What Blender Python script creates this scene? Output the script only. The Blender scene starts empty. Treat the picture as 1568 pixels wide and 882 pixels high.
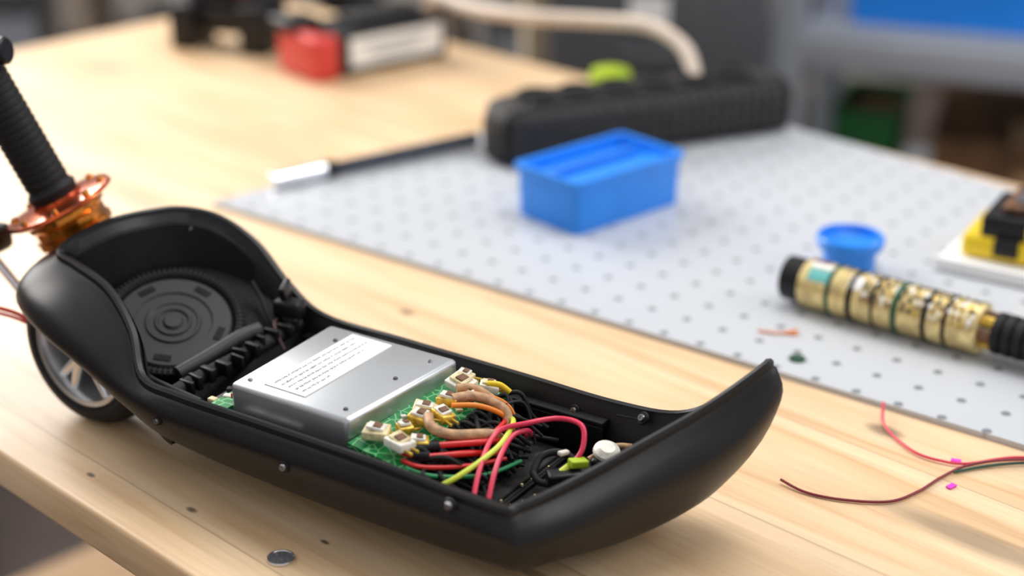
import bpy, bmesh, math, random
from mathutils import Vector, Matrix
random.seed(7)
C=bpy.context
# ------------------------------------------------------------ materials
def newmat(name):
    m=bpy.data.materials.new(name); m.use_nodes=True
    nt=m.node_tree; b=nt.nodes["Principled BSDF"]
    return m,nt,b
def mat(name,col,rough=.5,metal=0,var=.08,scale=40,bump=0,bscale=300,spec=.5,trans=0,emit=0,coat=0):
    m,nt,b=newmat(name)
    tc=nt.nodes.new('ShaderNodeTexCoord')
    n=nt.nodes.new('ShaderNodeTexNoise'); n.inputs['Scale'].default_value=scale; n.inputs['Detail'].default_value=4
    nt.links.new(tc.outputs['Object'],n.inputs['Vector'])
    r=nt.nodes.new('ShaderNodeValToRGB')
    r.color_ramp.elements[0].position=.3; r.color_ramp.elements[1].position=.7
    r.color_ramp.elements[0].color=[max(0,c*(1-var)) for c in col]+[1]
    r.color_ramp.elements[1].color=[min(1,c*(1+var)) for c in col]+[1]
    nt.links.new(n.outputs['Fac'],r.inputs['Fac']); nt.links.new(r.outputs['Color'],b.inputs['Base Color'])
    b.inputs['Roughness'].default_value=rough; b.inputs['Metallic'].default_value=metal
    b.inputs['Specular IOR Level'].default_value=spec
    b.inputs['Transmission Weight'].default_value=trans
    b.inputs['Coat Weight'].default_value=coat
    if bump:
        n2=nt.nodes.new('ShaderNodeTexNoise'); n2.inputs['Scale'].default_value=bscale
        nt.links.new(tc.outputs['Object'],n2.inputs['Vector'])
        bp=nt.nodes.new('ShaderNodeBump'); bp.inputs['Strength'].default_value=bump; bp.inputs['Distance'].default_value=.001
        nt.links.new(n2.outputs['Fac'],bp.inputs['Height']); nt.links.new(bp.outputs['Normal'],b.inputs['Normal'])
    return m
M={}
M['black']=mat('black_plastic',(.0065,.0065,.008),.38,bump=.12,bscale=900,var=.15,spec=.33)
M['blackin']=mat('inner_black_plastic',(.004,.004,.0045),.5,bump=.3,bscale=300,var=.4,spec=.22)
M['dust']=mat('dusty_tray_floor',(.026,.025,.024),.75,bump=.6,bscale=250,var=.9,scale=70,spec=.3)
M['rubber']=mat('black_rubber',(.007,.007,.008),.6,bump=.2,spec=.35)
M['disk']=mat('grey_black_disk',(.028,.029,.033),.42,bump=.1)
M['alu']=mat('aluminium_case',(.56,.58,.60),.34,.85,var=.08,scale=8,bump=.05)
M['chrome']=mat('chrome',(.80,.80,.82),.2,.9,var=.03)
M['alloy']=mat('silver_alloy',(.80,.81,.83),.22,.85,var=.05)
M['steel']=mat('steel_screw',(.35,.35,.37),.3,1)
M['white']=mat('white_label',(.86,.86,.85),.6,var=.03)
M['ink']=mat('label_ink',(.10,.10,.14),.6)
M['inkd']=mat('dark_print_ink',(.03,.028,.025),.5)
M['cream']=mat('cream_connector',(.80,.66,.38),.35,var=.3,scale=200)
M['whitec']=mat('white_connector',(.82,.79,.70),.35,var=.15,scale=200)
M['gold']=mat('gold_tape',(.74,.45,.07),.28,.4,var=.5,scale=200)
M['amber']=mat('amber_anodised',(.58,.19,.010),.14,.8,var=.7,scale=90,coat=.6)
M['redano']=mat('red_anodised',(.60,.10,.02),.18,.8,var=.5,scale=80,coat=.5)
M['red']=mat('red_wire',(.72,.02,.02),.3)
M['pink']=mat('pink_red_wire',(.78,.04,.10),.3)
M['tan']=mat('tan_wire',(.50,.29,.15),.5,var=.35,scale=200,bump=.4)
M['orange']=mat('orange_wire',(.85,.24,.02),.35)
M['ygreen']=mat('yellow_green_wire',(.66,.76,.06),.35)
M['yellow']=mat('yellow_plastic',(.88,.62,.01),.4)
M['green']=mat('green_wire',(.02,.30,.10),.4)
M['bluep']=mat('blue_plastic',(.015,.25,.86),.3,var=.05,spec=.5)
M['blued']=mat('blue_plastic_inner',(.013,.22,.78),.35,var=.05)
M['magenta']=mat('magenta_scrap',(.8,.05,.6),.5)
M['grey']=mat('grey_steel_paint',(.34,.36,.40),.5,var=.05)
M['dgrey']=mat('dark_grey_paint',(.085,.09,.10),.5)
M['card']=mat('cardboard',(.16,.08,.035),.8,var=.6,scale=9)
M['hose']=mat('beige_hose',(.62,.52,.43),.5)
M['charred']=mat('charger_red',(.62,.045,.035),.4)
M['greenb']=mat('green_plastic',(.015,.17,.04),.5)
M['lime']=mat('lime_plastic',(.45,.62,.02),.5)
M['teal']=mat('teal_print',(.15,.52,.50),.5)
M['brown']=mat('brown_top',(.16,.07,.03),.45,var=.7,scale=90)
M['navy']=mat('navy_plastic',(.010,.018,.04),.5)
M['glgold']=mat('gold_cream_label',(.80,.60,.27),.28,.35,var=.35,scale=90)
M['dgreen']=mat('dark_green_band',(.01,.09,.05),.4)

m,nt,b=newmat('green_circuit_board'); M['pcb']=m
tc=nt.nodes.new('ShaderNodeTexCoord'); v=nt.nodes.new('ShaderNodeTexVoronoi'); v.feature='DISTANCE_TO_EDGE'; v.inputs['Scale'].default_value=130
nt.links.new(tc.outputs['Object'],v.inputs['Vector'])
r=nt.nodes.new('ShaderNodeValToRGB'); r.color_ramp.elements[0].position=.03; r.color_ramp.elements[1].position=.08
r.color_ramp.elements[0].color=(.22,.60,.28,1); r.color_ramp.elements[1].color=(.008,.25,.06,1)
nt.links.new(v.outputs['Distance'],r.inputs['Fac']); nt.links.new(r.outputs['Color'],b.inputs['Base Color']); b.inputs['Roughness'].default_value=.3

def wood():
    m,nt,b=newmat('pale_pine_wood'); N=nt.nodes; L=nt.links
    tc=N.new('ShaderNodeTexCoord'); sep=N.new('ShaderNodeSeparateXYZ'); L.new(tc.outputs['Object'],sep.inputs[0])
    def math_(op,a,bv=None,c=None):
        n=N.new('ShaderNodeMath'); n.operation=op
        for i,x in enumerate((a,bv,c)):
            if x is None: continue
            if isinstance(x,(int,float)): n.inputs[i].default_value=x
            else: L.new(x,n.inputs[i])
        return n.outputs[0]
    pl=math_('DIVIDE',sep.outputs['Y'],.128); fl=math_('FLOOR',pl); fr=math_('FRACT',pl)
    wn=N.new('ShaderNodeTexWhiteNoise'); wn.noise_dimensions='1D'; L.new(fl,wn.inputs['W'])
    mp=N.new('ShaderNodeMapping'); mp.inputs['Scale'].default_value=(1.8,22,22); L.new(tc.outputs['Object'],mp.inputs['Vector'])
    off=N.new('ShaderNodeVectorMath'); off.operation='ADD'; L.new(mp.outputs[0],off.inputs[0]); 
    cb=N.new('ShaderNodeCombineXYZ'); sc=math_('MULTIPLY',wn.outputs['Value'],37.); L.new(sc,cb.inputs['X']); L.new(sc,cb.inputs['Z']); L.new(cb.outputs[0],off.inputs[1])
    n1=N.new('ShaderNodeTexNoise'); n1.inputs['Scale'].default_value=1.2; n1.inputs['Detail'].default_value=6; n1.inputs['Distortion'].default_value=1.4; L.new(off.outputs[0],n1.inputs['Vector'])
    r=N.new('ShaderNodeValToRGB'); cr=r.color_ramp
    cr.elements[0].position=.26; cr.elements[0].color=(.58,.34,.16,1)
    cr.elements[1].position=.62; cr.elements[1].color=(.79,.575,.36,1)
    e=cr.elements.new(.44); e.color=(.735,.505,.29,1)
    L.new(n1.outputs['Fac'],r.inputs['Fac'])
    mp2=N.new('ShaderNodeMapping'); mp2.inputs['Scale'].default_value=(6,170,170); L.new(tc.outputs['Object'],mp2.inputs['Vector'])
    n2=N.new('ShaderNodeTexNoise'); n2.inputs['Scale'].default_value=1.5; n2.inputs['Detail'].default_value=3; L.new(mp2.outputs[0],n2.inputs['Vector'])
    f=math_('MULTIPLY_ADD',n2.outputs['Fac'],.32,.84)
    pv=math_('MULTIPLY_ADD',wn.outputs['Value'],.12,.94); f=math_('MULTIPLY',f,pv)
    n3=N.new('ShaderNodeTexNoise'); n3.inputs['Scale'].default_value=9; n3.inputs['Detail'].default_value=5; L.new(tc.outputs['Object'],n3.inputs['Vector'])
    f=math_('MULTIPLY',f,math_('MULTIPLY_ADD',n3.outputs['Fac'],.28,.86))
    d=math_('ABSOLUTE',math_('SUBTRACT',fr,.5)); seam=math_('GREATER_THAN',d,.494); seamf=math_('MULTIPLY_ADD',seam,-.25,1.); f=math_('MULTIPLY',f,seamf)
    for (kx,ky,rx,ry,dk) in [(-.927,.834,.008,.005,.6),(-.527,.929,.014,.008,.6),(-.793,.52,.005,.0025,.75),(-.403,.8415,.07,.012,.5),
                     (-1.772,1.095,.03,.018,.25),(-1.312,.832,.05,.010,.25),(-.33,.72,.008,.004,.6),(-.70,.555,.004,.0018,.8),(-1.55,.62,.03,.012,.25),(-.88,.50,.004,.002,.8),(-.58,.62,.05,.004,.4),(-.50,.66,.004,.003,.7),(-.62,.68,.03,.003,.4)]:
        dx=math_('DIVIDE',math_('SUBTRACT',sep.outputs['X'],kx),rx); dy=math_('DIVIDE',math_('SUBTRACT',sep.outputs['Y'],ky),ry)
        dd=math_('ADD',math_('MULTIPLY',dx,dx),math_('MULTIPLY',dy,dy))
        dd=math_('ADD',dd,math_('MULTIPLY_ADD',n1.outputs['Fac'],.8,-.4))
        mr=N.new('ShaderNodeMapRange'); mr.inputs['From Min'].default_value=.2; mr.inputs['From Max'].default_value=1.6
        mr.inputs['To Min'].default_value=1-dk; mr.inputs['To Max'].default_value=1; L.new(dd,mr.inputs['Value'])
        f=math_('MULTIPLY',f,mr.outputs[0])
    vm=N.new('ShaderNodeVectorMath'); vm.operation='SCALE'; L.new(r.outputs['Color'],vm.inputs[0]); L.new(f,vm.inputs['Scale'])
    L.new(vm.outputs[0],b.inputs['Base Color']); b.inputs['Roughness'].default_value=.42
    bp=N.new('ShaderNodeBump'); bp.inputs['Strength'].default_value=.15; bp.inputs['Distance'].default_value=.001
    L.new(f,bp.inputs['Height']); L.new(bp.outputs['Normal'],b.inputs['Normal'])
    return m
M['wood']=wood()
def peg():
    m,nt,b=newmat('perforated_grey_board'); N=nt.nodes; L=nt.links
    uv=N.new('ShaderNodeUVMap'); uv.uv_map='UVMap'
    sc=N.new('ShaderNodeVectorMath'); sc.operation='SCALE'; sc.inputs['Scale'].default_value=1/.034; L.new(uv.outputs[0],sc.inputs[0])
    fr=N.new('ShaderNodeVectorMath'); fr.operation='FRACTION'; L.new(sc.outputs[0],fr.inputs[0])
    sb=N.new('ShaderNodeVectorMath'); sb.operation='SUBTRACT'; sb.inputs[1].default_value=(.5,.5,0); L.new(fr.outputs[0],sb.inputs[0])
    ln=N.new('ShaderNodeVectorMath'); ln.operation='LENGTH'; L.new(sb.outputs[0],ln.inputs[0])
    mr=N.new('ShaderNodeMapRange'); mr.inputs['From Min'].default_value=.09; mr.inputs['From Max'].default_value=.12; L.new(ln.outputs['Value'],mr.inputs['Value'])
    mx=N.new('ShaderNodeMix'); mx.data_type='RGBA'; mx.inputs[6].default_value=(.20,.22,.23,1); mx.inputs[7].default_value=(.53,.55,.585,1)
    L.new(mr.outputs[0],mx.inputs[0]); L.new(mx.outputs[2],b.inputs['Base Color']); b.inputs['Roughness'].default_value=.33
    bp=N.new('ShaderNodeBump'); bp.inputs['Distance'].default_value=.002; bp.inputs['Strength'].default_value=.6; L.new(mr.outputs[0],bp.inputs['Height']); L.new(bp.outputs['Normal'],b.inputs['Normal'])
    return m
M['peg']=peg()
def grid():
    m,nt,b=newmat('black_grid_rubber'); N=nt.nodes; L=nt.links
    tc=N.new('ShaderNodeTexCoord'); v=N.new('ShaderNodeTexVoronoi'); v.inputs['Scale'].default_value=80; v.inputs['Randomness'].default_value=.1
    L.new(tc.outputs['Object'],v.inputs['Vector'])
    r=N.new('ShaderNodeValToRGB'); r.color_ramp.elements[0].color=(.075,.070,.070,1); r.color_ramp.elements[1].color=(.003,.003,.003,1); r.color_ramp.elements[1].position=.6
    L.new(v.outputs['Distance'],r.inputs['Fac']); L.new(r.outputs['Color'],b.inputs['Base Color']); b.inputs['Roughness'].default_value=.55; b.inputs['Specular IOR Level'].default_value=.3
    bp=N.new('ShaderNodeBump'); bp.inputs['Distance'].default_value=.005; bp.inputs['Strength'].default_value=1; bp.invert=True; L.new(v.outputs['Distance'],bp.inputs['Height']); L.new(bp.outputs['Normal'],b.inputs['Normal'])
    return m
M['grid']=grid()
M['floor']=mat('dark_workshop_floor',(.085,.06,.05),.6,var=.6,scale=3)
M['wall']=mat('wall_paint',(.55,.50,.45),.8)

# ------------------------------------------------------------ geometry helpers
def link(o,parent=None):
    C.scene.collection.objects.link(o)
    if parent: o.parent=parent
    return o
def empty(name,loc=(0,0,0),rot=0,parent=None):
    o=bpy.data.objects.new(name,None); o.empty_display_size=.02; link(o,parent); o.location=loc; o.rotation_euler=(0,0,math.radians(rot)); return o
def finish(bm,name,mt,parent,ang=35,smooth=True):
    bmesh.ops.remove_doubles(bm,verts=bm.verts,dist=1e-6)
    bmesh.ops.recalc_face_normals(bm,faces=bm.faces)
    if smooth:
        for f in bm.faces: f.smooth=True
        for e in bm.edges:
            if len(e.link_faces)==2 and e.calc_face_angle(0)>math.radians(ang): e.smooth=False
    me=bpy.data.meshes.new(name); bm.to_mesh(me); bm.free()
    mts=mt if isinstance(mt,list) else [mt]
    for x in mts: me.materials.append(x)
    return link(bpy.data.objects.new(name,me),parent)
def mesh(name,verts,faces,mt,parent,ang=35,smooth=True):
    bm=bmesh.new(); vs=[bm.verts.new(v) for v in verts]
    for f in faces:
        try: bm.faces.new([vs[i] for i in f])
        except ValueError: pass
    return finish(bm,name,mt,parent,ang,smooth)
def box(name,size,loc,mt,parent=None,rot=(0,0,0),bev=.0,seg=3,taper=1.):
    bm=bmesh.new(); bmesh.ops.create_cube(bm,size=1)
    for v in bm.verts:
        k=taper if v.co.z<0 else 1
        v.co=Vector((v.co.x*size[0]*k,v.co.y*size[1]*k,v.co.z*size[2]))
    if bev: bmesh.ops.bevel(bm,geom=bm.edges[:],offset=bev,segments=seg,affect='EDGES',profile=.5)
    R=Matrix.Rotation(math.radians(rot[2]),4,'Z')@Matrix.Rotation(math.radians(rot[1]),4,'Y')@Matrix.Rotation(math.radians(rot[0]),4,'X')
    if parent is None:
        o=finish(bm,name,mt,None); o.location=loc; o.rotation_euler=[math.radians(a) for a in rot]; return o
    bmesh.ops.transform(bm,matrix=Matrix.Translation(loc)@R,verts=bm.verts)
    return finish(bm,name,mt,parent)
def lathe(name,prof,mt,parent,origin=(0,0,0),axis=(0,0,1),seg=48,ang=30):
    q=Vector((0,0,1)).rotation_difference(Vector(axis).normalized()).to_matrix()
    vs=[];fs=[]
    for (r,h) in prof:
        for i in range(seg):
            a=2*math.pi*i/seg; vs.append(Vector(origin)+q@Vector((r*math.cos(a),r*math.sin(a),h)))
    for j in range(len(prof)-1):
        for i in range(seg):
            k=(i+1)%seg; fs.append((j*seg+i,j*seg+k,(j+1)*seg+k,(j+1)*seg+i))
    if prof[0][0]>1e-5: fs.append(tuple(range(seg)))
    if prof[-1][0]>1e-5: fs.append(tuple((len(prof)-1)*seg+i for i in range(seg)))
    return mesh(name,vs,fs,mt,parent,ang)
def cyl(name,p0,p1,r,mt,parent,r1=None,seg=32,bev=.15):
    p0=Vector(p0);p1=Vector(p1);L=(p1-p0).length; r1=r if r1 is None else r1; bb=min(r,r1,L)*bev
    return lathe(name,[(0,0),(r-bb,0),(r,bb),(r1,L-bb),(r1-bb,L),(0,L)],mt,parent,p0,p1-p0,seg)
def cr(pts,n=8,closed=False):
    P=[tuple(p) for p in pts]; out=[]; N=len(P)
    rng=range(N) if closed else range(N-1)
    for i in rng:
        g=lambda k: P[k%N] if closed else P[min(max(k,0),N-1)]
        a,b_,c,d=g(i-1),g(i),g(i+1),g(i+2)
        for s in range(n):
            t=s/n
            out.append(tuple(.5*((2*b_[k])+(-a[k]+c[k])*t+(2*a[k]-5*b_[k]+4*c[k]-d[k])*t*t+(-a[k]+3*b_[k]-3*c[k]+d[k])*t**3) for k in range(len(b_))))
    if not closed: out.append(P[-1])
    return out
def tube(name,pts,r,mt,parent,n=8,sides=10,rf=None):
    P=[Vector(p) for p in cr(pts,n)]
    vs=[];fs=[]; T=(P[1]-P[0]).normalized(); u=T.orthogonal().normalized()
    for i,p in enumerate(P):
        T2=(P[min(i+1,len(P)-1)]-P[max(i-1,0)]).normalized()
        u=(u-T2*u.dot(T2)).normalized(); w=T2.cross(u)
        rr=r*(rf(i/(len(P)-1)) if rf else 1)
        for k in range(sides):
            a=2*math.pi*k/sides; vs.append(p+u*rr*math.cos(a)+w*rr*math.sin(a))
    for i in range(len(P)-1):
        for k in range(sides):
            k2=(k+1)%sides; fs.append((i*sides+k,i*sides+k2,(i+1)*sides+k2,(i+1)*sides+k))
    fs.append(tuple(range(sides))); fs.append(tuple((len(P)-1)*sides+k for k in range(sides)))
    return mesh(name,vs,fs,mt,parent,60)

# ------------------------------------------------------------ room
FZ=-.9
box('floor',(9,10,.1),(0,2.4,FZ-.05),M['floor'])
box('wall_back',(9,.1,2.8),(0,5.2,FZ+1.4),M['wall'])
box('wall_left',(.1,8,2.8),(-4.4,1.3,FZ+1.4),M['wall'])

# ------------------------------------------------------------ workbench
bench=empty('workbench',(0,0,0),-44)
e0,e1,m0,m1=-1.93,.42,.474,1.482
TH=.032
box('bench_top',(e1-e0,m1-m0,TH),((e0+e1)/2,(m0+m1)/2,-TH/2),M['wood'],bench,bev=.004)
M['wood2']=mat('leg_wood',(.45,.28,.14),.6)
for i,(x,y) in enumerate([(e0+.1,m0+.16),(e1-.1,m0+.16),(e0+.1,m1-.1),(e1-.1,m1-.1)]):
    box('leg_%d'%(i+1),(.08,.08,.9-TH),(x,y,-TH-(.9-TH)/2),M['wood2'],bench,bev=.004)
box('apron_front',(e1-e0-.25,.03,.08),((e0+e1)/2,m0+.20,-TH-.04),M['wood2'],bench,bev=.003)
box('apron_back',(e1-e0-.25,.03,.08),((e0+e1)/2,m1-.08,-TH-.04),M['wood2'],bench,bev=.003)
box('lower_shelf',(e1-e0-.25,m1-m0-.35,.025),((e0+e1)/2,(m0+m1)/2+.05,-.7),M['wood2'],bench)

# ------------------------------------------------------------ pegboard
c=[Vector((-.293,1.501,0)),Vector((.4875,.906,0)),Vector((.649,1.373,0)),Vector((.167,1.905,0))]
bm=bmesh.new(); uvl=bm.loops.layers.uv.new('UVMap'); n=12; g=[]
for j in range(n+1):
    for i in range(n+1):
        u=i/n; v=j/n; p=(c[0]*(1-u)+c[1]*u)*(1-v)+(c[3]*(1-u)+c[2]*u)*v
        g.append((bm.verts.new((p.x,p.y,.0045)),(u,v)))
for j in range(n):
    for i in range(n):
        ids=[j*(n+1)+i,j*(n+1)+i+1,(j+1)*(n+1)+i+1,(j+1)*(n+1)+i]
        f=bm.faces.new([g[k][0] for k in ids])
        for lp,k in zip(f.loops,ids):
            p=g[k][0].co; a=math.radians(-38); dx=p.x-c[0].x; dy=p.y-c[0].y
            lp[uvl].uv=(dx*math.cos(a)+dy*math.sin(a)+.01, -dx*math.sin(a)+dy*math.cos(a)+.004)
bnd=[e for e in bm.edges if len(e.link_faces)==1]
ret=bmesh.ops.extrude_edge_only(bm,edges=bnd)
for v in [x for x in ret['geom'] if isinstance(x,bmesh.types.BMVert)]: v.co.z=.0002
me=bpy.data.meshes.new('pegboard'); bmesh.ops.recalc_face_normals(bm,faces=bm.faces); bm.to_mesh(me); bm.free(); me.materials.append(M['peg'])
link(bpy.data.objects.new('pegboard',me))
PZ=.0046

# ------------------------------------------------------------ electric scooter
sc=empty('electric_scooter',(-.285,1.0858,0),-33)
ca,sa=.8387,.5446
def Lc(X,Y,Z):
    dx=X+.285; dy=Y-1.0858
    return (dx*ca-dy*sa, dx*sa+dy*ca, Z)
GR=.45
def plane(x,y):
    X=.8387*x+.5446*y-.285; Y=1.0858-.5446*x+.8387*y
    return .0715+GR*(Y-1.066)-.12*(X+.242)
S=[
((.378,-.0765,.0665),(.381,-.083,.048),(.373,-.070,.023),(.345,-.040,.004),.012,1),
((.30,-.077,.070),(.30,-.084,.050),(.30,-.072,.023),(.30,-.040,.003),.012,1),
((.20,-.077,.071),(.20,-.084,.052),(.20,-.072,.025),(.20,-.040,.004),.012,1),
((.130,-.078,.072),(.125,-.085,.056),(.12,-.077,.035),(.12,-.050,.018),.012,1),
((.094,-.0745,.0745),(.088,-.083,.065),(.085,-.080,.050),(.08,-.066,.042),.010,0),
((.066,-.054,.094),(.050,-.076,.082),(.044,-.078,.068),(.040,-.068,.060),.007,0),
((.029,-.0375,.110),(.004,-.066,.097),(-.001,-.072,.082),(.000,-.064,.070),.006,0),
((-.009,-.030,.117),(-.030,-.054,.101),(-.035,-.060,.087),(-.026,-.056,.075),.006,0),
((-.030,-.026,.120),(-.049,-.042,.102),(-.054,-.045,.087),(-.042,-.042,.074),.009,0),
((-.033,-.012,.1255),(-.056,-.016,.106),(-.062,-.016,.085),(-.052,-.014,.070),.018,0),
((-.025,.018,.132),(-.051,.028,.112),(-.058,.030,.084),(-.050,.03,.05),.022,0),
((-.0135,.046,.133),(-.032,.060,.112),(-.039,.064,.080),(-.03,.055,.04),.022,0),
((.004,.067,.133),(-.005,.082,.109),(-.007,.088,.070),(.0,.068,.03),.020,0),
((.030,.081,.127),(.027,.093,.100),(.026,.095,.060),(.022,.07,.02),.018,0),
((.060,.087,.111),(.060,.097,.085),(.058,.093,.050),(.055,.06,.01),.016,0),
((.093,.082,.088),(.092,.091,.067),(.090,.084,.035),(.085,.05,.006),.013,0),
((.130,.078,.072),(.127,.086,.052),(.125,.076,.022),(.125,.045,.004),.012,1),
((.2,.077,.071),(.2,.085,.05),(.2,.075,.02),(.2,.043,.002),.012,1),
((.3,.077,.070),(.3,.085,.05),(.3,.075,.02),(.3,.043,.002),.012,1),
((.37,.079,.068),(.37,.087,.05),(.37,.077,.02),(.36,.045,.002),.012,1),
((.412,.0865,.069),(.414,.094,.055),(.410,.085,.028),(.385,.05,.002),.014,1),
((.440,.093,.086),(.444,.101,.070),(.432,.092,.035),(.40,.05,.002),.014,1),
((.462,.099,.110),(.469,.104,.087),(.451,.094,.040),(.406,.046,.003),.010,1),
((.4685,.094,.1140),(.4765,.092,.086),(.456,.083,.040),(.411,.040,.003),.008,1),
((.449,.055,.0965),(.467,.053,.072),(.448,.048,.030),(.406,.025,.003),.010,1),
((.427,.012,.083),(.445,.006,.062),(.427,.001,.024),(.395,-.002,.003),.011,1),
((.404,-.036,.071),(.421,-.043,.053),(.404,-.039,.022),(.375,-.022,.003),.012,1),
((.390,-.066,.067),(.401,-.076,.048),(.388,-.066,.022),(.360,-.035,.003),.010,1),
]
flat=[tuple(a)+tuple(b_)+tuple(c_)+tuple(d)+(w,tr) for a,b_,c_,d,w,tr in S]
SS=cr(flat,6,True); NS=len(SS)
rows=[];inner=[]
for i,s in enumerate(SS):
    p=SS[i-1]; q=SS[(i+1)%NS]
    t=Vector((q[0]-p[0],q[1]-p[1],0)).normalized(); inn=Vector((t.y,-t.x,0))
    rim=Vector(s[0:3]); mid=Vector(s[3:6]); low=Vector(s[6:9]); bot=Vector(s[9:12]); w=s[12]; tr=s[13]
    a=rim+inn*w; 
    if tr>.5 and rim.x>.36 and rim.y>-.07:
        k=min(1,(rim.x-.36)/.05); a2=low*.45+bot*.55; a=a*(1-k)+Vector((a2.x,a2.y,a.z))*k
    fz=.029 if tr>.5 else plane(a.x,a.y)-.004
    if .5<tr<.97 and rim.y<0: fz=.046
    fl_=Vector((a.x,a.y,min(fz,rim.z-.012)))
    inner.append((fl_,tr))
    col=[fl_, rim+inn*(.006+(w-.006)*.45)+Vector((0,0,-.008)), rim+inn*.0055+Vector((0,0,-.0035)), rim+inn*.0047+Vector((0,0,-.0006)), rim+inn*.0015+Vector((0,0,0)), rim-inn*.0002+Vector((0,0,-.0015)), rim-inn*.0006+Vector((0,0,-.005))]
    st=rim-inn*.0022+Vector((0,0,-.006))
    oc=cr([st,mid,low,bot],5)
    col+= [Vector(o) for o in oc]
    rows.append(col)
vs=[];fs=[];R=len(rows[0])
for col in rows: vs+=col
for i in range(NS):
    k=(i+1)%NS
    for j in range(R-1): fs.append((i*R+j,k*R+j,k*R+j+1,i*R+j+1))
mesh('deck_shell',vs,fs,M['black'],sc,40)
tp=[Vector((p.x,p.y*.98,.031)) for p,tr in inner if tr>.97]
mesh('tray_floor',tp,[tuple(range(len(tp)))],M['dust'],sc,smooth=False)
hp=[Vector((p.x,p.y,plane(p.x,p.y)-.003)) for p,tr in inner if tr<=.5]
hv=hp+[Vector((hp[0].x+.018,hp[0].y*.72,.031)),Vector((hp[-1].x+.018,hp[-1].y*.9,.031))]
mesh('hood_floor',hv,[tuple(range(len(hp))),(0,len(hp),len(hp)+1,len(hp)-1)],M['blackin'],sc,smooth=False)
lv=[];lf=[];ids=[i for i in range(NS) if inner[i][1]<=.6]
for i in ids:
    s=SS[i]; p=SS[i-1]; q=SS[(i+1)%NS]; t=Vector((q[0]-p[0],q[1]-p[1],0)).normalized(); inn=Vector((t.y,-t.x,0)); rim=Vector(s[0:3])
    lv+=[rim+inn*(.0072)+Vector((0,0,-.0055)), rim+inn*(.0075+(s[12]-.006)*.5)+Vector((0,0,-.0095)), inner[i][0]+inn*.0012+Vector((0,0,.001))]
for j in range(len(ids)-1):
    for k in range(2): lf.append((3*j+k,3*j+3+k,3*j+4+k,3*j+1+k))
mesh('hood_lining',lv,lf,M['blackin'],sc)
bt=[rows[i][-1] for i in range(NS) if inner[i][1]>.9]
mesh('deck_underside',bt,[tuple(range(len(bt)))],M['black'],sc,smooth=False)
gx=GR*(-.5446)-.12*.8387; gy=GR*.8387-.12*.5446
dn=Vector((-gx,-gy,1)).normalized(); dc=Vector((.050,.003,plane(.050,.003)+.0005))
lathe('motor_cover_disk',[(0,.007),(.006,.007),(.0075,.005),(.010,.005),(.0112,.0065),(.0125,.0065),(.0135,.005),(.0165,.005),(.0175,.006),(.019,.006),(.020,.0045),(.027,.0045),(.028,.0058),(.0405,.0058),(.042,.004),(.042,-.002)],M['disk'],sc,dc,dn,64,20)
lathe('disk_outer_ring',[(.043,-.004),(.043,.003),(.0445,.006),(.047,.0075),(.0495,.006),(.0505,.002),(.0505,-.006)],M['rubber'],sc,dc,dn,72,20)
q=Vector((0,0,1)).rotation_difference(dn).to_matrix()
bm=bmesh.new()
for k in range(80):
    a=2*math.pi*k/80
    g_=bmesh.ops.create_cube(bm,size=1)['verts']
    bmesh.ops.transform(bm,matrix=Matrix.Translation(dc)@q.to_4x4()@Matrix.Rotation(a,4,'Z')@Matrix.Translation((.0475,0,.0063))@Matrix.Diagonal((.005,.0014,.0025,1)),verts=g_)
finish(bm,'disk_ring_teeth',M['rubber'],sc)
for k,a in enumerate([20,95,165,235,300]):
    bm=bmesh.new(); bmesh.ops.create_cube(bm,size=1); 
    bmesh.ops.transform(bm,matrix=Matrix.Translation(dc)@q.to_4x4()@Matrix.Rotation(math.radians(a),4,'Z')@Matrix.Translation((.0345,0,.0058))@Matrix.Diagonal((.005,.012,.0012,1)),verts=bm.verts)
    finish(bm,'disk_slot_%d'%(k+1),M['blackin'],sc)
tube('smooth_bar',[(.086,-.032,.056),(.092,-.008,.061),(.098,.018,.067),(.104,.034,.069)],.0055,M['disk'],sc,8,12)
tube('cable_bar',[(.108,-.062,.058),(.106,-.035,.058),(.108,0,.059),(.112,.04,.062),(.114,.064,.066)],.0055,M['rubber'],sc,8,10)
for k in range(12):
    y=-.058+k*.0105+random.uniform(-.002,.002); box('bar_rib_%d'%k,(.012,random.uniform(.003,.006),.010),(.113+random.uniform(-.004,.004),y,.058+.0008*k),M['black'],sc,(0,0,random.uniform(-12,12)),.001)
box('latch_block',(.022,.014,.014),(.108,.062,.076),M['black'],sc,(0,0,10),.003)
box('latch_tab',(.005,.016,.018),(.102,.066,.085),M['black'],sc,(15,0,20),.002)
tube('latch_cable',[(.075,.060,.090),(.085,.058,.080),(.100,.050,.070),(.118,.045,.060)],.0018,M['rubber'],sc)
tube('hood_cable',[(.066,-.044,.056),(.085,-.054,.060),(.108,-.062,.064),(.14,-.066,.064)],.0025,M['rubber'],sc)
tube('brown_cable',[(.104,.052,.070),(.108,.045,.070),(.114,.040,.066),(.122,.038,.056)],.0014,mat('dark_maroon_cable',(.06,.02,.02),.5),sc)
def bolt(n_,p,ax,r=.0026):
    lathe(n_,[(0,.0015),(r*.35,.0015),(r*.45,.0022),(r*.8,.0022),(r,.001),(r,-.002)],M['steel'],sc,p,ax,20)
    lathe(n_+'_seat',[(r*1.0,.0006),(r*1.5,.0006),(r*1.7,-.001)],M['rubber'],sc,p,ax,20)
bolt('bolt_1',(.225,-.0842,.050),(0,-1,.0)); bolt('bolt_2',(.350,-.0828,.062),(0,-1,.1)); bolt('bolt_3',(.118,-.0848,.052),(0,-1,.1),.0020)
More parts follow.
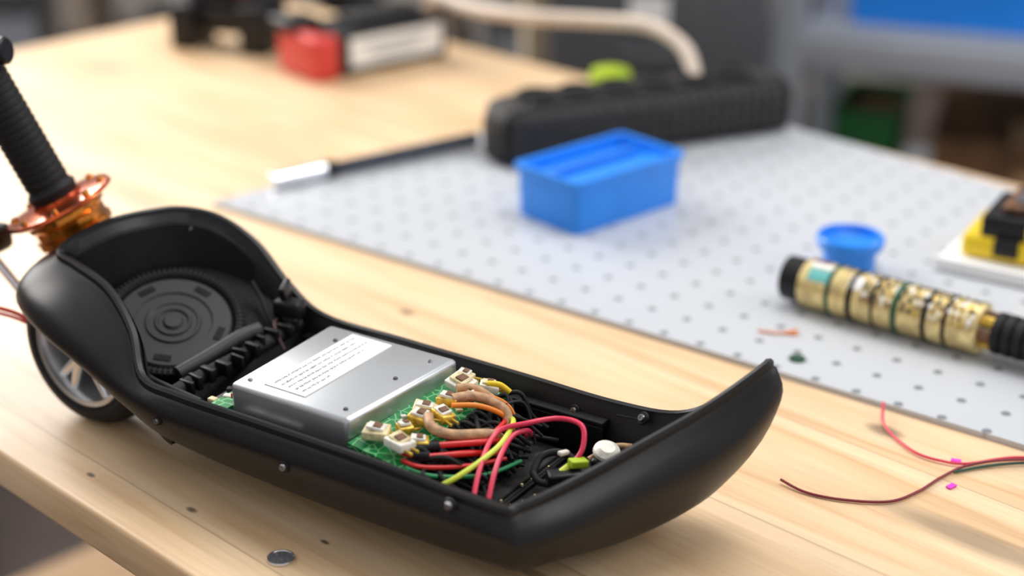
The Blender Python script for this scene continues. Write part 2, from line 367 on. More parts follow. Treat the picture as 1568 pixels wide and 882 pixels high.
bolt('bolt_4',(.395,.068,.066),(-.2,-.8,.5)); bolt('bolt_5',(.345,.067,.058),(0,-1,.3),.0022); bolt('bolt_6',(.017,.061,.120),(.4,-.8,.3),.0022); bolt('bolt_7',(.362,-.057,.015),(.3,-.8,-.5),.0022)
box('near_ledge',(.27,.009,.004),(.245,-.0645,.058),M['blackin'],sc,bev=.001)
box('far_ledge',(.25,.009,.004),(.245,.0645,.056),M['blackin'],sc,bev=.001)
box('far_inner_wall',(.24,.003,.024),(.25,.061,.043),M['blackin'],sc,bev=.001)
box('near_inner_wall',(.26,.003,.024),(.25,-.061,.043),M['blackin'],sc,bev=.001)
box('floor_rib',(.003,.115,.004),(.350,0,.032),M['blackin'],sc,bev=.001)
box('floor_pad',(.045,.09,.003),(.322,.01,.0325),M['dust'],sc,bev=.001)
box('far_slot',(.022,.002,.007),(.385,.0735,.058),M['rubber'],sc,(0,0,10),.001)
# battery
BX=[(.159,-.058),(.256,-.058),(.263,.052),(.156,.050)]
bm=bmesh.new()
lo=[bm.verts.new((x,y,.036)) for x,y in BX]; hi=[bm.verts.new((x,y,.080)) for x,y in BX]
bm.faces.new(hi); bm.faces.new(lo[::-1])
for i in range(4): bm.faces.new((lo[i],lo[(i+1)%4],hi[(i+1)%4],hi[i]))
bmesh.ops.bevel(bm,geom=bm.edges[:],offset=.0035,segments=4,affect='EDGES',profile=.5)
finish(bm,'battery_case',M['alu'],sc)
box('battery_label',(.034,.092,.0006),(.197,-.002,.0803),M['white'],sc)
bm=bmesh.new()
for li in range(5):
    x=.185+li*.0058; y=-.043
    end=[.040,.034,.040,.028,-.016][li]
    while y<end:
        w=random.uniform(.0015,.007); k=y
        while k<min(y+w,end):
            g_=bmesh.ops.create_cube(bm,size=1)['verts']; h=random.choice([.0014,.0018,.0024]); 
            bmesh.ops.transform(bm,matrix=Matrix.Translation((x+random.uniform(-.0003,.0003),k,.0807))@Matrix.Rotation(random.choice([-.5,0,0,.5]),4,'Z')@Matrix.Diagonal((h*.8,.00038,.0001,1)),verts=g_)
            k+=.00105
        y+=w+.0016
finish(bm,'label_print',M['ink'],sc,smooth=False)
for k,(x,y) in enumerate([(.176,.030),(.250,.038),(.246,-.047),(.168,-.048),(.246,.005)]): lathe('case_rivet_%d'%k,[(0,.001),(.0012,.001),(.0018,0),(.0018,-.001)],M['steel'] if k%2 else M['dgrey'],sc,(x,y,.0802),(0,0,1),12)
box('left_circuit_strip',(.020,.10,.003),(.144,-.004,.056),M['dgrey'],sc)
box('left_green_board',(.014,.03,.003),(.150,-.046,.060),M['pcb'],sc)
for k in range(7): box('small_part_%d'%k,(.006,.005,.005),(.140+.005*(k%2),-.055+.009*k,.060),[M['cream'],M['whitec'],M['rubber']][k%3],sc,(0,0,15*k),.001)
box('red_terminal',(.004,.004,.004),(.155,-.050,.066),M['red'],sc,bev=.001)
bm=bmesh.new()
for k in range(26):
    g_=bmesh.ops.create_cube(bm,size=1)['verts']; bmesh.ops.transform(bm,matrix=Matrix.Translation((.165+k*.0019,-.0655,.0607))@Matrix.Diagonal((random.uniform(.0005,.0014),.0032,.001,1)),verts=g_)
finish(bm,'barcode_strip',M['white'],sc,smooth=False)
mesh('circuit_board',[(.257,-.060,.0655),(.303,-.061,.060),(.300,.054,.062),(.262,.056,.0675),(.257,-.060,.0625),(.303,-.061,.057),(.300,.054,.059),(.262,.056,.0645)],[(0,1,2,3),(4,5,6,7),(0,1,5,4),(1,2,6,5),(2,3,7,6),(3,0,4,7)],M['pcb'],sc,smooth=False)
box('board_base',(.034,.108,.028),(.278,-.004,.046),M['blackin'],sc)
cons=[(.270,-.047,.071,20,'cream',1.25),(.291,-.051,.071,-15,'whitec',1.3),(.297,-.040,.068,35,'gold',1),(.282,-.034,.071,60,'gold',.8),(.284,-.020,.073,10,'gold',1.1),(.293,-.008,.072,-20,'gold',1.1),(.279,-.008,.072,25,'cream',1.2),
      (.286,.008,.074,15,'gold',1.1),(.278,.034,.073,-8,'whitec',1.4),(.292,.046,.069,30,'whitec',1),(.290,.026,.072,0,'gold',.9),(.272,.047,.071,10,'cream',.9)]
for k,(x,y,z,r_,mm,s_) in enumerate(cons):
    p=empty('connector_%d'%(k+1),(x,y,z),r_,sc)
    box('shell',(.013*s_,.010*s_,.006),(0,0,0),M[mm],p,(random.uniform(-12,12),random.uniform(-5,15),0),.001)
    box('lid',(.009*s_,.007*s_,.002),(0,0,.0038),M['whitec'] if mm!='whitec' else M['cream'],p,(random.uniform(-8,8),8,0),.0005)
    box('slot',(.004*s_,.005*s_,.001),(.001,0,.0050),M['brown'],p,(0,8,0))
    for j in (-1,1): box('pin_%d'%(j+2),(.006,.0015,.0015),(.009*s_,j*.0025,-.001),M['gold'],p)
for k in range(14):
    x=.262+random.random()*.036; y=-.055+random.random()*.105
    box('board_chip_%d'%k,(random.uniform(.002,.005),random.uniform(.002,.004),.002),(x,y,.0665-(x-.26)*.12),random.choice([M['whitec'],M['cream'],M['rubber'],M['gold']]),sc,(0,6,random.uniform(0,90)))
W=lambda nme,pts,r,mm: tube(nme,pts,r,M[mm],sc,10,10)
W('wire_pink_1',[(.350,-.062,.040),(.3375,-.033,.058),(.328,.000,.066),(.3417,.016,.070),(.355,.032,.070),(.372,.031,.070),(.378,.022,.060),(.376,.013,.052)],.0017,'pink')
W('wire_pink_2',[(.357,-.057,.038),(.346,-.029,.057),(.337,.002,.064),(.340,.016,.064),(.336,.028,.055),(.325,.040,.045)],.0017,'pink')
W('wire_yellow_green',[(.318,-.061,.050),(.330,-.045,.057),(.336,-.011,.063),(.331,.014,.066),(.321,.028,.062),(.312,.034,.052)],.0018,'ygreen')
W('wire_red_1',[(.298,-.045,.067),(.306,-.036,.067),(.326,-.008,.063),(.328,.016,.055),(.315,.03,.045)],.0021,'red')
W('wire_red_2',[(.292,-.052,.066),(.306,-.046,.064),(.322,-.022,.060),(.33,.005,.05)],.0021,'red')
W('wire_red_3',[(.296,-.056,.063),(.308,-.052,.060),(.326,-.030,.056),(.335,.0,.05)],.0015,'red')
W('wire_red_4',[(.315,.030,.060),(.322,.018,.064),(.324,.004,.064),(.318,-.008,.058)],.0016,'red')
W('wire_orange',[(.294,.000,.076),(.306,.012,.074),(.317,.022,.067),(.320,.03,.055)],.0018,'orange')
W('wire_orange_2',[(.292,.018,.075),(.307,.032,.071),(.318,.035,.062),(.320,.03,.045)],.0013,'orange')
W('wire_tan_1',[(.290,-.020,.076),(.299,-.028,.074),(.310,-.023,.070),(.324,-.002,.065),(.327,.008,.058)],.0034,'tan')
W('wire_tan_2',[(.290,.006,.077),(.298,.018,.076),(.308,.025,.072),(.319,.026,.066),(.323,.018,.056)],.0034,'tan')
W('wire_tan_3',[(.284,.020,.077),(.292,.028,.076),(.303,.032,.070),(.312,.036,.060)],.0028,'tan')
W('wire_green',[(.300,-.058,.060),(.315,-.050,.055),(.335,-.025,.050),(.34,.01,.045)],.0014,'green')
W('wire_yellow_short',[(.292,.043,.073),(.299,.048,.072),(.305,.051,.067)],.0020,'yellow')
for k in range(56):
    y0=random.uniform(-.055,.052); x0=.298; y1=y0*.6+random.uniform(-.03,.035)
    tube('wire_black_%d'%(k+1),[(x0,y0,.063),(.306+random.uniform(-.004,.004),y0+random.uniform(-.01,.01),random.uniform(.056,.069)),(.318,(y0+y1)/2+random.uniform(-.012,.012),random.uniform(.047,.065)),(.329+random.uniform(0,.012),y1,random.uniform(.036,.052))],random.choice([.0012,.0016,.0020]),M['rubber'],sc,6,8)
tube('heat_shrink_black',[(.300,-.044,.067),(.308,-.034,.0668)],.0030,M['rubber'],sc,3)
tube('heat_shrink_black_b',[(.2995,-.050,.065),(.308,-.044,.0642)],.0030,M['rubber'],sc,3)
tube('wire_sleeve_lime',[(.376,.013,.052),(.372,.004,.048)],.0028,M['ygreen'],sc,4)
cl=empty('cable_clip',(.368,.006,.046),25,sc)
tube('clip_loop',[(-.014,0,0),(-.010,.010,.006),(0,.014,.008),(.010,.010,.006),(.014,0,0),(.008,-.008,-.002),(-.008,-.008,-.002),(-.014,0,0)],.0024,M['rubber'],cl)
box('clip_body',(.022,.012,.010),(.006,-.004,.0),M['black'],cl,(0,0,20),.002)
box('clip_tag',(.012,.007,.005),(.014,.002,.008),M['lime'],cl,(0,10,35),.001)
box('clip_white_bit',(.008,.004,.003),(.004,.010,.010),M['whitec'],cl,(0,10,50),.001)
lathe('white_plug',[(0,.005),(.005,.0047),(.0085,.002),(.009,0),(.006,-.004)],M['whitec'],sc,(.384,.042,.050),(.3,-.2,1),20)
tube('plug_wire',[(.375,.035,.045),(.384,.050,.050),(.392,.060,.048)],.002,M['tan'],sc)
box('plug_stand',(.018,.016,.016),(.384,.042,.039),M['black'],sc,(0,0,20),.002)
bm=bmesh.new()
for k in range(90):
    g_=bmesh.ops.create_cube(bm,size=random.uniform(.0006,.0018))['verts']
    bmesh.ops.transform(bm,matrix=Matrix.Translation((random.uniform(.30,.39),random.uniform(-.050,.05),.0325))@Matrix.Rotation(random.random()*3,4,'Z'),verts=g_)
finish(bm,'tray_debris',M['cream'],sc,smooth=False)

# wheel
wr=.0585; ws=wr/.052
wc=Vector((.006,-.030,wr))
def wheel_part(name,prof,mt,clip=True,seg=72):
    o=lathe(name,[(r_*ws,h_*1.15) for r_,h_ in prof],mt,sc,wc,(0,-1,0),seg,40)
    if clip:
        bm=bmesh.new(); bm.from_mesh(o.data)
        dl=[v for v in bm.verts if v.co.z>min(plane(v.co.x,v.co.y)-.008,.083)]
        bmesh.ops.delete(bm,geom=dl,context='VERTS'); bm.to_mesh(o.data); bm.free()
    return o
wheel_part('tire',[(.037,-.012),(.040,-.016),(.047,-.015),(.051,-.009),(.052,0),(.051,.009),(.047,.015),(.042,.0165),(.0385,.0145),(.037,.010)],M['rubber'])
wheel_part('wheel_rim',[(.037,-.010),(.0385,.013),(.037,.0160),(.0340,.0155),(.031,.008),(.031,-.010)],M['alloy'])
wheel_part('hub',[(0,.015),(.007,.015),(.011,.012),(.012,.004),(.012,-.01),(0,-.01)],M['alloy'],False,32)
wheel_part('wheel_back_plate',[(0,-.0),(.033,-.0),(.033,-.006),(0,-.006)],M['dgrey'],True,48)
for k in range(5):
    a=math.radians(20+72*k)
    for s_ in (-.18,.18):
        p0=wc+Vector((.008*math.cos(a),-.012,.008*math.sin(a))); p1=wc+Vector((.039*math.cos(a+s_),-.011,.039*math.sin(a+s_)))
        if p1.z<.085: cyl('spoke_%d_%s'%(k+1,'a' if s_<0 else 'b'),p0,p1,.0046,M['alloy'],sc,.0034,12)

# steering stem, collar, grip
T=Vector((-.336,1.14,.1345)); ax=Vector((-.0437,0,.0977)).normalized()
la=Vector(Lc(T.x+ax.x,T.y,T.z+ax.z))-Vector(Lc(T.x,T.y,T.z)); T0=Vector(Lc(*T))
lathe('collar',[(0,-.040),(.032,-.040),(.039,-.038),(.039,-.034),(.027,-.031),(.027,-.026),(.030,-.025),(.030,-.020),(.028,-.019),(.028,-.012),(.031,-.009),(.031,-.004)],M['amber'],sc,T0,la,14,12)
lathe('collar_flange',[(.031,-.005),(.039,-.003),(.042,-.001),(.041,.0015),(.030,.003),(.020,.004),(.020,.006),(0,.006)],M['redano'],sc,T0,la,40)
for k in range(8):
    a=k*math.pi/4; q2=Vector((0,0,1)).rotation_difference(la).to_matrix()
    p=T0+q2@Vector((.035*math.cos(a),.035*math.sin(a),.002)); lathe('collar_screw_%d'%k,[(0,.003),(.0025,.003),(.003,0)],M['amber'],sc,p,la,12)
prof=[(0,.006),(.0175,.006),(.019,.012),(.0160,.016)]
for k in range(16):
    h=.018+k*.0056; prof+=[(.0160,h),(.0166,h+.001),(.0166,h+.0042),(.0160,h+.005)]
prof+=[(.018,.111),(.018,.118),(.010,.121),(0,.121)]
lathe('handle_grip',prof,M['rubber'],sc,T0,la,32)
cyl('stem_tube',T0+la*.118,T0+la*.26,.009,M['chrome'],sc)
cyl('clamp_band',T0+la*.120,T0+la*.134,.0135,M['black'],sc)
kx=T0+la*.124; kd=Vector(Lc(.0,0,0))-Vector(Lc(-.0245,.005,-.004))
cyl('clamp_knob_shaft',kx,kx+kd,.006,M['black'],sc); cyl('clamp_knob',kx+kd*.75,kx+kd*1.15,.010,M['black'],sc)
cyl('stem_upper_joint',T0+la*.190,T0+la*.235,.015,M['black'],sc)
cyl('collar_base',T0-la*.065,T0-la*.038,.022,M['black'],sc)
cyl('fork_rod',Lc(-.40,1.14,.107),Lc(-.352,1.12,.050),.0035,M['chrome'],sc)
box('stem_bracket',(.05,.03,.020),Lc(-.402,1.14,.108),M['black'],sc,(0,0,10),.005)
tube('front_red_wire',[Lc(-.43,1.09,.082),Lc(-.37,1.085,.073),Lc(-.345,1.075,.066),Lc(-.325,1.06,.060)],.0016,M['red'],sc)
tube('front_red_wire_b',[Lc(-.43,1.09,.074),Lc(-.375,1.085,.070),Lc(-.348,1.08,.062),Lc(-.33,1.065,.058)],.0013,M['pink'],sc)

# ------------------------------------------------------------ blue bin
bb=empty('blue_storage_bin',(.084,1.483,PZ),41.5)
def openbox(name,L,Wd,H,th,mt,parent,tp=.93,floor=.003):
    vs=[];fs=[]
    def ring(l,w,z): 
        r=.006; o=[]
        for sx,sy,a0 in ((1,1,0),(-1,1,90),(-1,-1,180),(1,-1,270)):
            for k in range(5):
                a=math.radians(a0+k*22.5); o.append((sx*(l/2-r)+r*math.cos(a),sy*(w/2-r)+r*math.sin(a),z))
        return o
    rs=[ring(L*tp,Wd*tp,0),ring(L*(1-.01),Wd*(1-.01),H-.007),ring(L+.004,Wd+.004,H-.007),ring(L+.004,Wd+.004,H),ring(L-th*2,Wd-th*2,H),ring(L*tp-th*2,Wd*tp-th*2,floor)]
    n_=20
    for r_ in rs: vs+=r_
    for j in range(len(rs)-1):
        for i in range(n_): fs.append((j*n_+i,j*n_+(i+1)%n_,(j+1)*n_+(i+1)%n_,(j+1)*n_+i))
    fs.append(tuple(range(n_))); fs.append(tuple((len(rs)-1)*n_+i for i in range(n_)))
    return mesh(name,vs,fs,mt,parent,30)
openbox('bin_body',.142,.084,.052,.003,M['bluep'],bb,.97,.040)
box('bin_lid_ridge',(.118,.008,.010),(0,.012,.043),M['blued'],bb,bev=.003)
box('bin_lid_step',(.128,.026,.005),(0,-.020,.042),M['bluep'],bb,bev=.002)

lathe('blue_bottle_cap',[(0,0),(.021,0),(.0225,.002),(.0235,.018),(.0245,.022),(.0285,.023),(.0295,.026),(.0295,.031),(.028,.033),(.0265,.032),(.0255,.026),(.022,.024),(0,.024)],M['bluep'],None,(.295,1.326,PZ),(0,0,1),48)

# ------------------------------------------------------------ power strip
PSL=Vector((.140,1.692,PZ))
ps=empty('power_strip',PSL,23)
def strip_body():
    vs=[];fs=[]; n_=28; nx=30
    for i in range(nx+1):
        u=i/nx; x=-.178+.356*u
        e=min(u,1-u); k=1 if e>.09 else math.sqrt(max(0,1-((.09-e)/.09)**2))*.45+.55
        if i in(0,nx): k=.45
        hh=.064*(1-.04*u); ww=.080*(1-.05*u)
        for j in range(n_):
            a=2*math.pi*j/n_; cx=math.copysign(abs(math.cos(a))**.5,math.cos(a)); sz=math.copysign(abs(math.sin(a))**.6,math.sin(a))
            vs.append((x,cx*ww/2*k,hh/2+sz*hh/2*(k if sz>0 else 1)*(1 if k>.5 else .9)))
    for i in range(nx):
        for j in range(n_): fs.append((i*n_+j,i*n_+(j+1)%n_,(i+1)*n_+(j+1)%n_,(i+1)*n_+j))
    fs.append(tuple(range(n_))); fs.append(tuple(nx*n_+j for j in range(n_)))
    mesh('strip_shell',vs,fs,M['grid'],ps,50)
strip_body()
box('strip_top_panel',(.27,.050,.006),(-.005,0,.0622),M['black'],ps,(0,.4,0),.002)
for k in range(6):
    x=-.125+k*.047; lathe('socket_%d'%(k+1),[(.019,0),(.019,.005),(.017,.006),(.0155,.003),(0,.003)],M['rubber'],ps,(x,0,.0642-.007*(x+.005)),(0,0,1),24)
hs=tube('beige_cord',[(.200,1.725,.063),(.190,1.760,.090),(.155,1.805,.104),(.100,1.855,.098),(.0125,1.918,.088),(-.05,2.00,.078),(-.09,2.09,.070),(-.11,2.18,.040),(-.12,2.22,-.10)],.0085,M['hose'],ps,10,14)
hs.matrix_parent_inverse=(Matrix.Translation(PSL)@Matrix.Rotation(math.radians(23),4,'Z')).inverted()
sd=empty('screwdriver',(0,0,0))
cyl('metal_tip',(-.240,1.538,.012),(-.190,1.574,.012),.0085,M['chrome'],sd,.009)
cyl('collar',(-.192,1.5725,.012),(-.180,1.581,.012),.0095,M['rubber'],sd)
cyl('shaft',(-.182,1.579,.012),(-.038,1.673,.014),.0065,M['navy'],sd,.0075)
lathe('lime_cap',[(0,0),(.024,0),(.025,.03),(.022,.040),(.014,.043),(0,.043)],M['lime'],None,(.114,1.835,PZ),(0,0,1),24)

# ------------------------------------------------------------ gold labelled grip
gg=empty('gold_battery_grip',(0,0,0))
A=Vector((.240,1.252,PZ+.0214)); B=Vector((.366,1.153,PZ+.0214)); d=(B-A).normalized(); Lg=(B-A).length
def seg_(n_,a,b_,r,mt,r1=None): return cyl(n_,A+d*a,A+d*b_,r,mt,gg,r1,32,.06)
seg_('end_cap',-.012,.008,.0185,M['black'])
pos=.006; cols=['glgold','dgreen','glgold','black','glgold','black','glgold','dgreen','glgold','black','glgold','black','glgold']
lens=[.026,.003,.016,.004,.018,.0015,.016,.004,.022,.003,.014,.002,.030]
for k,(cn,l_) in enumerate(zip(cols,lens)):
    if pos<Lg: seg_('band_%d'%(k+1),pos,min(pos+l_,Lg),.0203 if cn=='glgold' else .0209,M[cn])
    pos+=l_
def patch(nm,a,b_,th0,th1,mt,r=.0206):
    u=Vector((0,0,1)); w=d.cross(u); vs=[];n_=6
    for i in range(n_+1):
        th=math.radians(th0+(th1-th0)*i/n_); o=u*math.cos(th)+w*math.sin(th)
        vs+=[A+d*a+o*r,A+d*b_+o*r]
    mesh(nm,vs,[(2*i,2*i+1,2*i+3,2*i+2) for i in range(n_)],mt,gg)
patch('teal_patch_1',.014,.032,28,60,M['teal']); patch('red_patch',.006,.030,-45,-15,M['redano']); patch('white_patch',.050,.062,20,55,M['white']); patch('red_patch_2',.010,.026,-8,4,M['redano'])
patch('white_patch_2',.012,.033,8,24,M['white'])
kk=0
for th in (-66,-54,-42,-30,-18,-7):
    a=.034
    while a<Lg-.004:
        l_=random.uniform(.003,.010); patch('dark_print_%d'%kk,a,min(a+l_,Lg),th,th+random.choice([5,7,9]),M['inkd'],.0207); kk+=1; a+=l_+random.uniform(.002,.005)
for th in (6,18,30,42,54,66):
    a=.064
    while a<Lg-.004:
        l_=random.uniform(.001,.004); patch('dark_line_%d'%kk,a,min(a+l_,Lg),th,th+10,random.choice([M['inkd'],M['brown'],M['gold'],M['white']]),.0207); kk+=1; a+=l_+random.uniform(.002,.005)
sd_=d.cross(Vector((0,0,1)))
for k in range(6):
    an=k*math.pi/3; o=sd_*.011*math.cos(an)+Vector((0,0,.011*math.sin(an)))
    cyl('terminal_%d'%k,B+o,B+o+d*.014,.0042,M['gold'] if k%2 else M['brown'],gg)
prof=[(0,0)]
for k in range(11): prof+=[(.0145,k*.009),(.0165,k*.009+.001),(.0165,k*.009+.0065),(.0145,k*.009+.0075)]
prof+=[(0,.099)]
lathe('black_ribbed_boot',prof,M['rubber'],gg,B+d*.010,d,28)

# ------------------------------------------------------------ multimeter on white tray
wt=empty('white_tray',(.482,1.303,PZ),-33)
box('tray_slab',(.215,.085,.009),(0,0,.0046),M['white'],wt,bev=.003)
box('tray_rim',(.215,.004,.004),(0,-.040,.0105),M['white'],wt,bev=.001)
mm_=empty('multimeter',(.487,1.328,PZ+.0092),-30)
box('holster',(.17,.080,.022),(0,0,.011),M['yellow'],mm_,bev=.006)
box('black_body',(.152,.074,.022),(.006,0,.030),M['black'],mm_,bev=.004)
box('yellow_side',(.10,.014,.016),(.02,-.034,.030),M['yellow'],mm_,bev=.004)
box('top_face',(.135,.060,.008),(.012,.003,.045),M['brown'],mm_,bev=.003)
box('display',(.045,.040,.003),(-.025,.003,.0500),M['dgrey'],mm_,bev=.001)
lathe('dial',[(0,.008),(.012,.008),(.015,.004),(.016,0)],M['black'],mm_,(.035,.003,.049),(0,0,1),24)
box('black_notch',(.022,.012,.016),(-.045,-.037,.014),M['black'],mm_,bev=.002)
box('black_notch_b',(.012,.012,.014),(-.005,-.037,.014),M['black'],mm_,bev=.002)

# ------------------------------------------------------------ loose wires, scraps, coin
lw=empty('loose_red_wire',(0,0,0))
tube('strand_red',[(.2716,1.066,.0065),(.2665,1.042,.004),(.2695,1.025,.002),(.2798,.999,.002),(.295,.987,.002),(.312,.983,.002),(.3526,.990,.003),(.40,.975,.002)],.0010,M['pink'],lw)
lb=empty('loose_dark_wire',(0,0,0))
tube('strand_dark',[(.1805,.9593,.003),(.195,.945,.0015),(.2178,.9353,.0015),(.2479,.933,.0015),(.270,.946,.0015),(.290,.965,.0015),(.312,.979,.003),(.345,.984,.0045),(.40,.985,.002)],.0010,mat('dark_red_wire',(.22,.02,.03),.4),lb)
tube('strand_green',[(.300,.972,.0015),(.33,.981,.002),(.365,.984,.002),(.41,.978,.002)],.0010,mat('dark_green_wire',(.01,.08,.05),.4),lb)
for k,(x,y,rz) in enumerate([(.294,.954,40),(.306,.989,-20)]): box('magenta_scrap',(.007,.004,.001),(x,y,.001),M['magenta'],None,(0,0,rz))
oc=empty('orange_clip',(.2157,1.192,PZ),0)
tube('clip_wire',[(-.018,.003,.0012),(-.005,-.002,.0012),(.006,.0,.0012),(.014,.004,.0012)],.0009,M['orange'],oc)
tube('clip_arm',[(.002,-.002,.0012),(.012,-.004,.0012),(.010,.002,.0012)],.0009,M['orange'],oc)
lathe('green_grommet',[(0,.0012),(.004,.0012),(.0062,.0016),(.0068,0)],mat('dark_green_rubber',(.01,.06,.03),.5),None,(.221,1.1435,PZ),(0,0,1),24)
co=empty('coin',(-.1432,.8655,0),20)
lathe('disc',[(0,0),(.0085,0),(.0088,.0004),(.0088,.0014),(.0085,.0018),(.0078,.0018),(.0076,.0014),(0,.0014)],M['chrome'],co,(0,0,0),(0,0,1),40)
bm=bmesh.new()
for k in range(9):
    g_=bmesh.ops.create_cube(bm,size=1)['verts']; a=k*2.4; r_=.0006*k+.001
    bmesh.ops.transform(bm,matrix=Matrix.Translation((r_*math.cos(a),r_*math.sin(a),.0015))@Matrix.Rotation(a,4,'Z')@Matrix.Diagonal((.0028,.0009,.0006,1)),verts=g_)
finish(bm,'coin_relief',M['ink'],co)

# ------------------------------------------------------------ charger and clamp at the back
ch=empty('battery_charger',(-.178,2.030,0),39)
box('charger_body',(.19,.085,.056),(0,.008,.028),M['black'],ch,bev=.006)
box('charger_label',(.140,.001,.036),(.014,-.0352,.029),M['white'],ch)
for k in range(3): box('label_line_%d'%k,(.10-.02*k,.0006,.003),(.01,-.0360,.037-.008*k),M['grey'],ch)
box('red_section',(.036,.090,.056),(-.092,.004,.028),M['charred'],ch,bev=.006)
box('black_top_latch',(.05,.05,.018),(-.090,.035,.060),M['black'],ch,bev=.006)
box('charger_slot',(.10,.045,.012),(.02,.01,.060),M['rubber'],ch,bev=.002)
cp=empty('bar_clamp',(-.366,2.112,0),-18)
box('clamp_bar',(.145,.032,.034),(0,0,.037),M['black'],cp,bev=.004)
box('clamp_jaw',(.035,.07,.060),(-.060,0,.030),M['black'],cp,bev=.005)
box('clamp_jaw_sliding',(.040,.07,.064),(.045,-.005,.032),M['black'],cp,bev=.006)
cyl('clamp_handle',(-.06,.005,.064),(.065,.015,.064),.015,M['rubber'],cp)
box('clamp_pad',(.04,.03,.012),(0.01,.0,.082),M['charred'],cp,bev=.003)

# ------------------------------------------------------------ background storage
rk=empty('storage_rack',(.45,2.60,0),-20)
for i,(x,y) in enumerate([(0,0),(0,.45),(1.5,0),(1.5,.45)]): box('post_%d'%(i+1),(.055,.05,1.5),(x,y,FZ+.75),M['grey'],rk,bev=.004)
for i,z in enumerate([-.128,-.45,-.80,.35]):
    box('beam_front_%d'%i,(1.45,.03,.056),(.75,-.01,z),M['grey'],rk,bev=.003)
    box('beam_back_%d'%i,(1.45,.03,.055),(.75,.46,z),M['grey'],rk,bev=.003)
    box('shelf_board_%d'%i,(1.45,.44,.012),(.75,.225,z+.030),M['grey'],rk)
def crate(name,loc,rot,size,mt,extra=None):
    e_=empty(name,loc,rot)
    openbox('crate_shell',size[0],size[1],size[2],.006,mt,e_,.92,.006)
    if extra: box('crate_contents',(size[0]*.8,size[1]*.8,.02),(0,0,size[2]*.8),extra,e_,bev=.004)
    return e_
def onrack(x,y,z): 
    a=math.radians(-20); return (.45+x*math.cos(a)-y*math.sin(a),2.60+x*math.sin(a)+y*math.cos(a),z)
def child_crate(name,x,y,z,size,mt,extra=None):
    e_=crate(name,onrack(x,y,z),-20,size,mt,extra)
child_crate('blue_crate',.32,.19,-.091,(.50,.30,.20),M['bluep'],M['yellow'])
child_crate('blue_crate',.90,.19,-.091,(.50,.30,.20),M['bluep'],M['dgrey'])
child_crate('green_crate',.12,.20,-.413,(.11,.20,.16),M['greenb'],M['card'])
def carton(name,loc,rot,size):
    e_=empty(name,loc,rot)
    box('carton_body',size,(0,0,size[2]/2),M['card'],e_,bev=.003)
    box('carton_tape',(.05,size[1]*.98,.001),(0,0,size[2]+.0006),M['tan'],e_)
    box('carton_flap',(size[0]*.98,size[1]*.47,.003),(0,size[1]*.25,size[2]+.01),M['card'],e_,(6,0,0))
    box('carton_label',(size[0]*.3,.001,size[2]*.3),(size[0]*.1,-size[1]/2-.001,size[2]*.5),M['tan'],e_)
carton('cardboard_box',onrack(.38,.2,-.413),-17,(.30,.28,.14))
carton('cardboard_box',onrack(.73,.2,-.413),-24,(.34,.28,.15))
carton('cardboard_box',onrack(.40,.2,-.763),-20,(.5,.3,.22))
fc=empty('filing_cabinet',(.245,2.70,0),-5)
box('cabinet_body',(.34,.42,.95),(0,.0,FZ+.475),M['dgrey'],fc,bev=.006)
for k in range(4):
    z=FZ+.13+k*.232
    box('drawer_%d'%(k+1),(.315,.012,.215),(0,-.215,z),M['dgrey'],fc,bev=.004)
    box('drawer_label_%d'%(k+1),(.060,.003,.045),(-.015,-.2225,z+.035),M['white'],fc)
    tube('handle_%d'%(k+1),[(-.05,-.221,z-.03),(-.05,-.24,z-.03),(.05,-.24,z-.03),(.05,-.221,z-.03)],.005,M['dgrey'],fc,4)
box('wooden_post',(.05,.05,1.5),(.045,2.85,FZ+.75),mat('post_wood',(.55,.45,.32),.7),None,(0,0,10),.004)
tb=empty('tool_shelf',(-.55,3.7,FZ),5)
M['shelfw']=mat('shelf_wood',(.36,.28,.22),.7,var=.3)
for z in (.05,.40,.75): box('shelf_%d'%int(z*100),(2.6,.40,.025),(0,0,z),M['shelfw'],tb)
for x in (-1.28,-.4,.4,1.28): box('side_%d'%int(x*100+200),(.03,.40,1.1),(x,0,.55),M['shelfw'],tb)
cols=[M['tan'],M['card'],M['dgrey'],M['grey'],M['navy'],M['tan'],M['white'],M['grey']]
kk=0
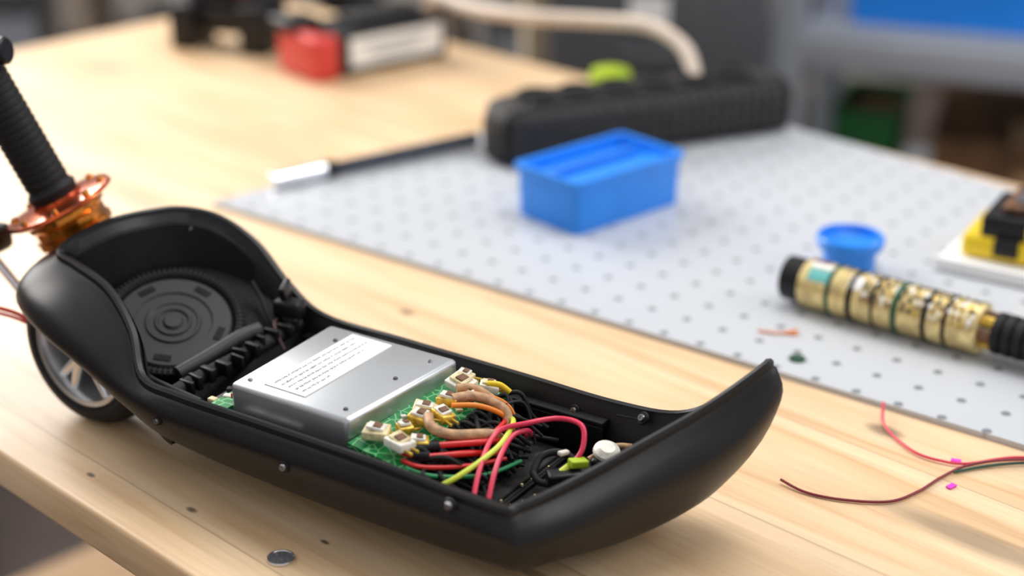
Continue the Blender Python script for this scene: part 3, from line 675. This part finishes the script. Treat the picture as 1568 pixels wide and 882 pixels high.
for z in (.065,.415,.765):
    x=-1.2
    while x<1.1:
        w=random.uniform(.12,.24); h=random.uniform(.1,.24)
        openbox('bin_%d'%kk,w*.9,.28,h,.005,cols[random.randrange(8)],empty('binpos_%d'%kk,(x+w/2,0,z),0,tb),.92,h*.7); kk+=1; x+=w+.02
crate('navy_crate',(-.78,2.9,FZ),10,(.45,.35,.45),M['navy'],M['dgrey'])
crate('grey_crate',(-1.15,2.40,FZ),25,(.5,.4,.40),M['grey'],M['card'])
crate('brown_crate',(-.72,.95,FZ),-44,(.4,.3,.25),M['card'],M['charred'])
crate('dark_crate',(-.45,.62,FZ),-44,(.35,.3,.2),M['dgrey'],M['card'])

# ------------------------------------------------------------ lights
def area(name,loc,target,sx,sy,power,col=(1,1,1)):
    l=bpy.data.lights.new(name,'AREA'); l.shape='RECTANGLE'; l.size=sx; l.size_y=sy; l.energy=power; l.color=col
    o=bpy.data.objects.new(name,l); link(o); o.location=loc
    o.rotation_euler=(Vector(target)-Vector(loc)).to_track_quat('-Z','Y').to_euler(); return o
area('window_light',(-1.9,3.3,1.5),(-.1,1.3,0),2.2,1.6,114,(1,.97,.93))
area('ceiling_lamp',(.6,1.6,1.85),(.1,1.3,0),1.2,.8,22,(1,.975,.94))
area('side_window_light',(2.4,1.2,1.5),(0,1.2,0),1.6,1.4,18,(.97,.98,1))
w=bpy.data.worlds.new('World'); C.scene.world=w; w.use_nodes=True
w.node_tree.nodes['Background'].inputs[0].default_value=(.98,.98,1,1); w.node_tree.nodes['Background'].inputs[1].default_value=.57

for o in C.scene.objects:
    if o.parent is None: o.location.z+=.9
cam=bpy.data.cameras.new('camera'); co_=bpy.data.objects.new('camera',cam); link(co_)
co_.location=(0,0,1.45); co_.rotation_euler=(math.radians(67),0,0)
cam.sensor_width=36; cam.lens=57.4; cam.clip_start=.01
cam.dof.use_dof=True; cam.dof.focus_distance=1.06; cam.dof.aperture_fstop=2.3
C.scene.camera=co_
C.scene.view_settings.view_transform='Standard'
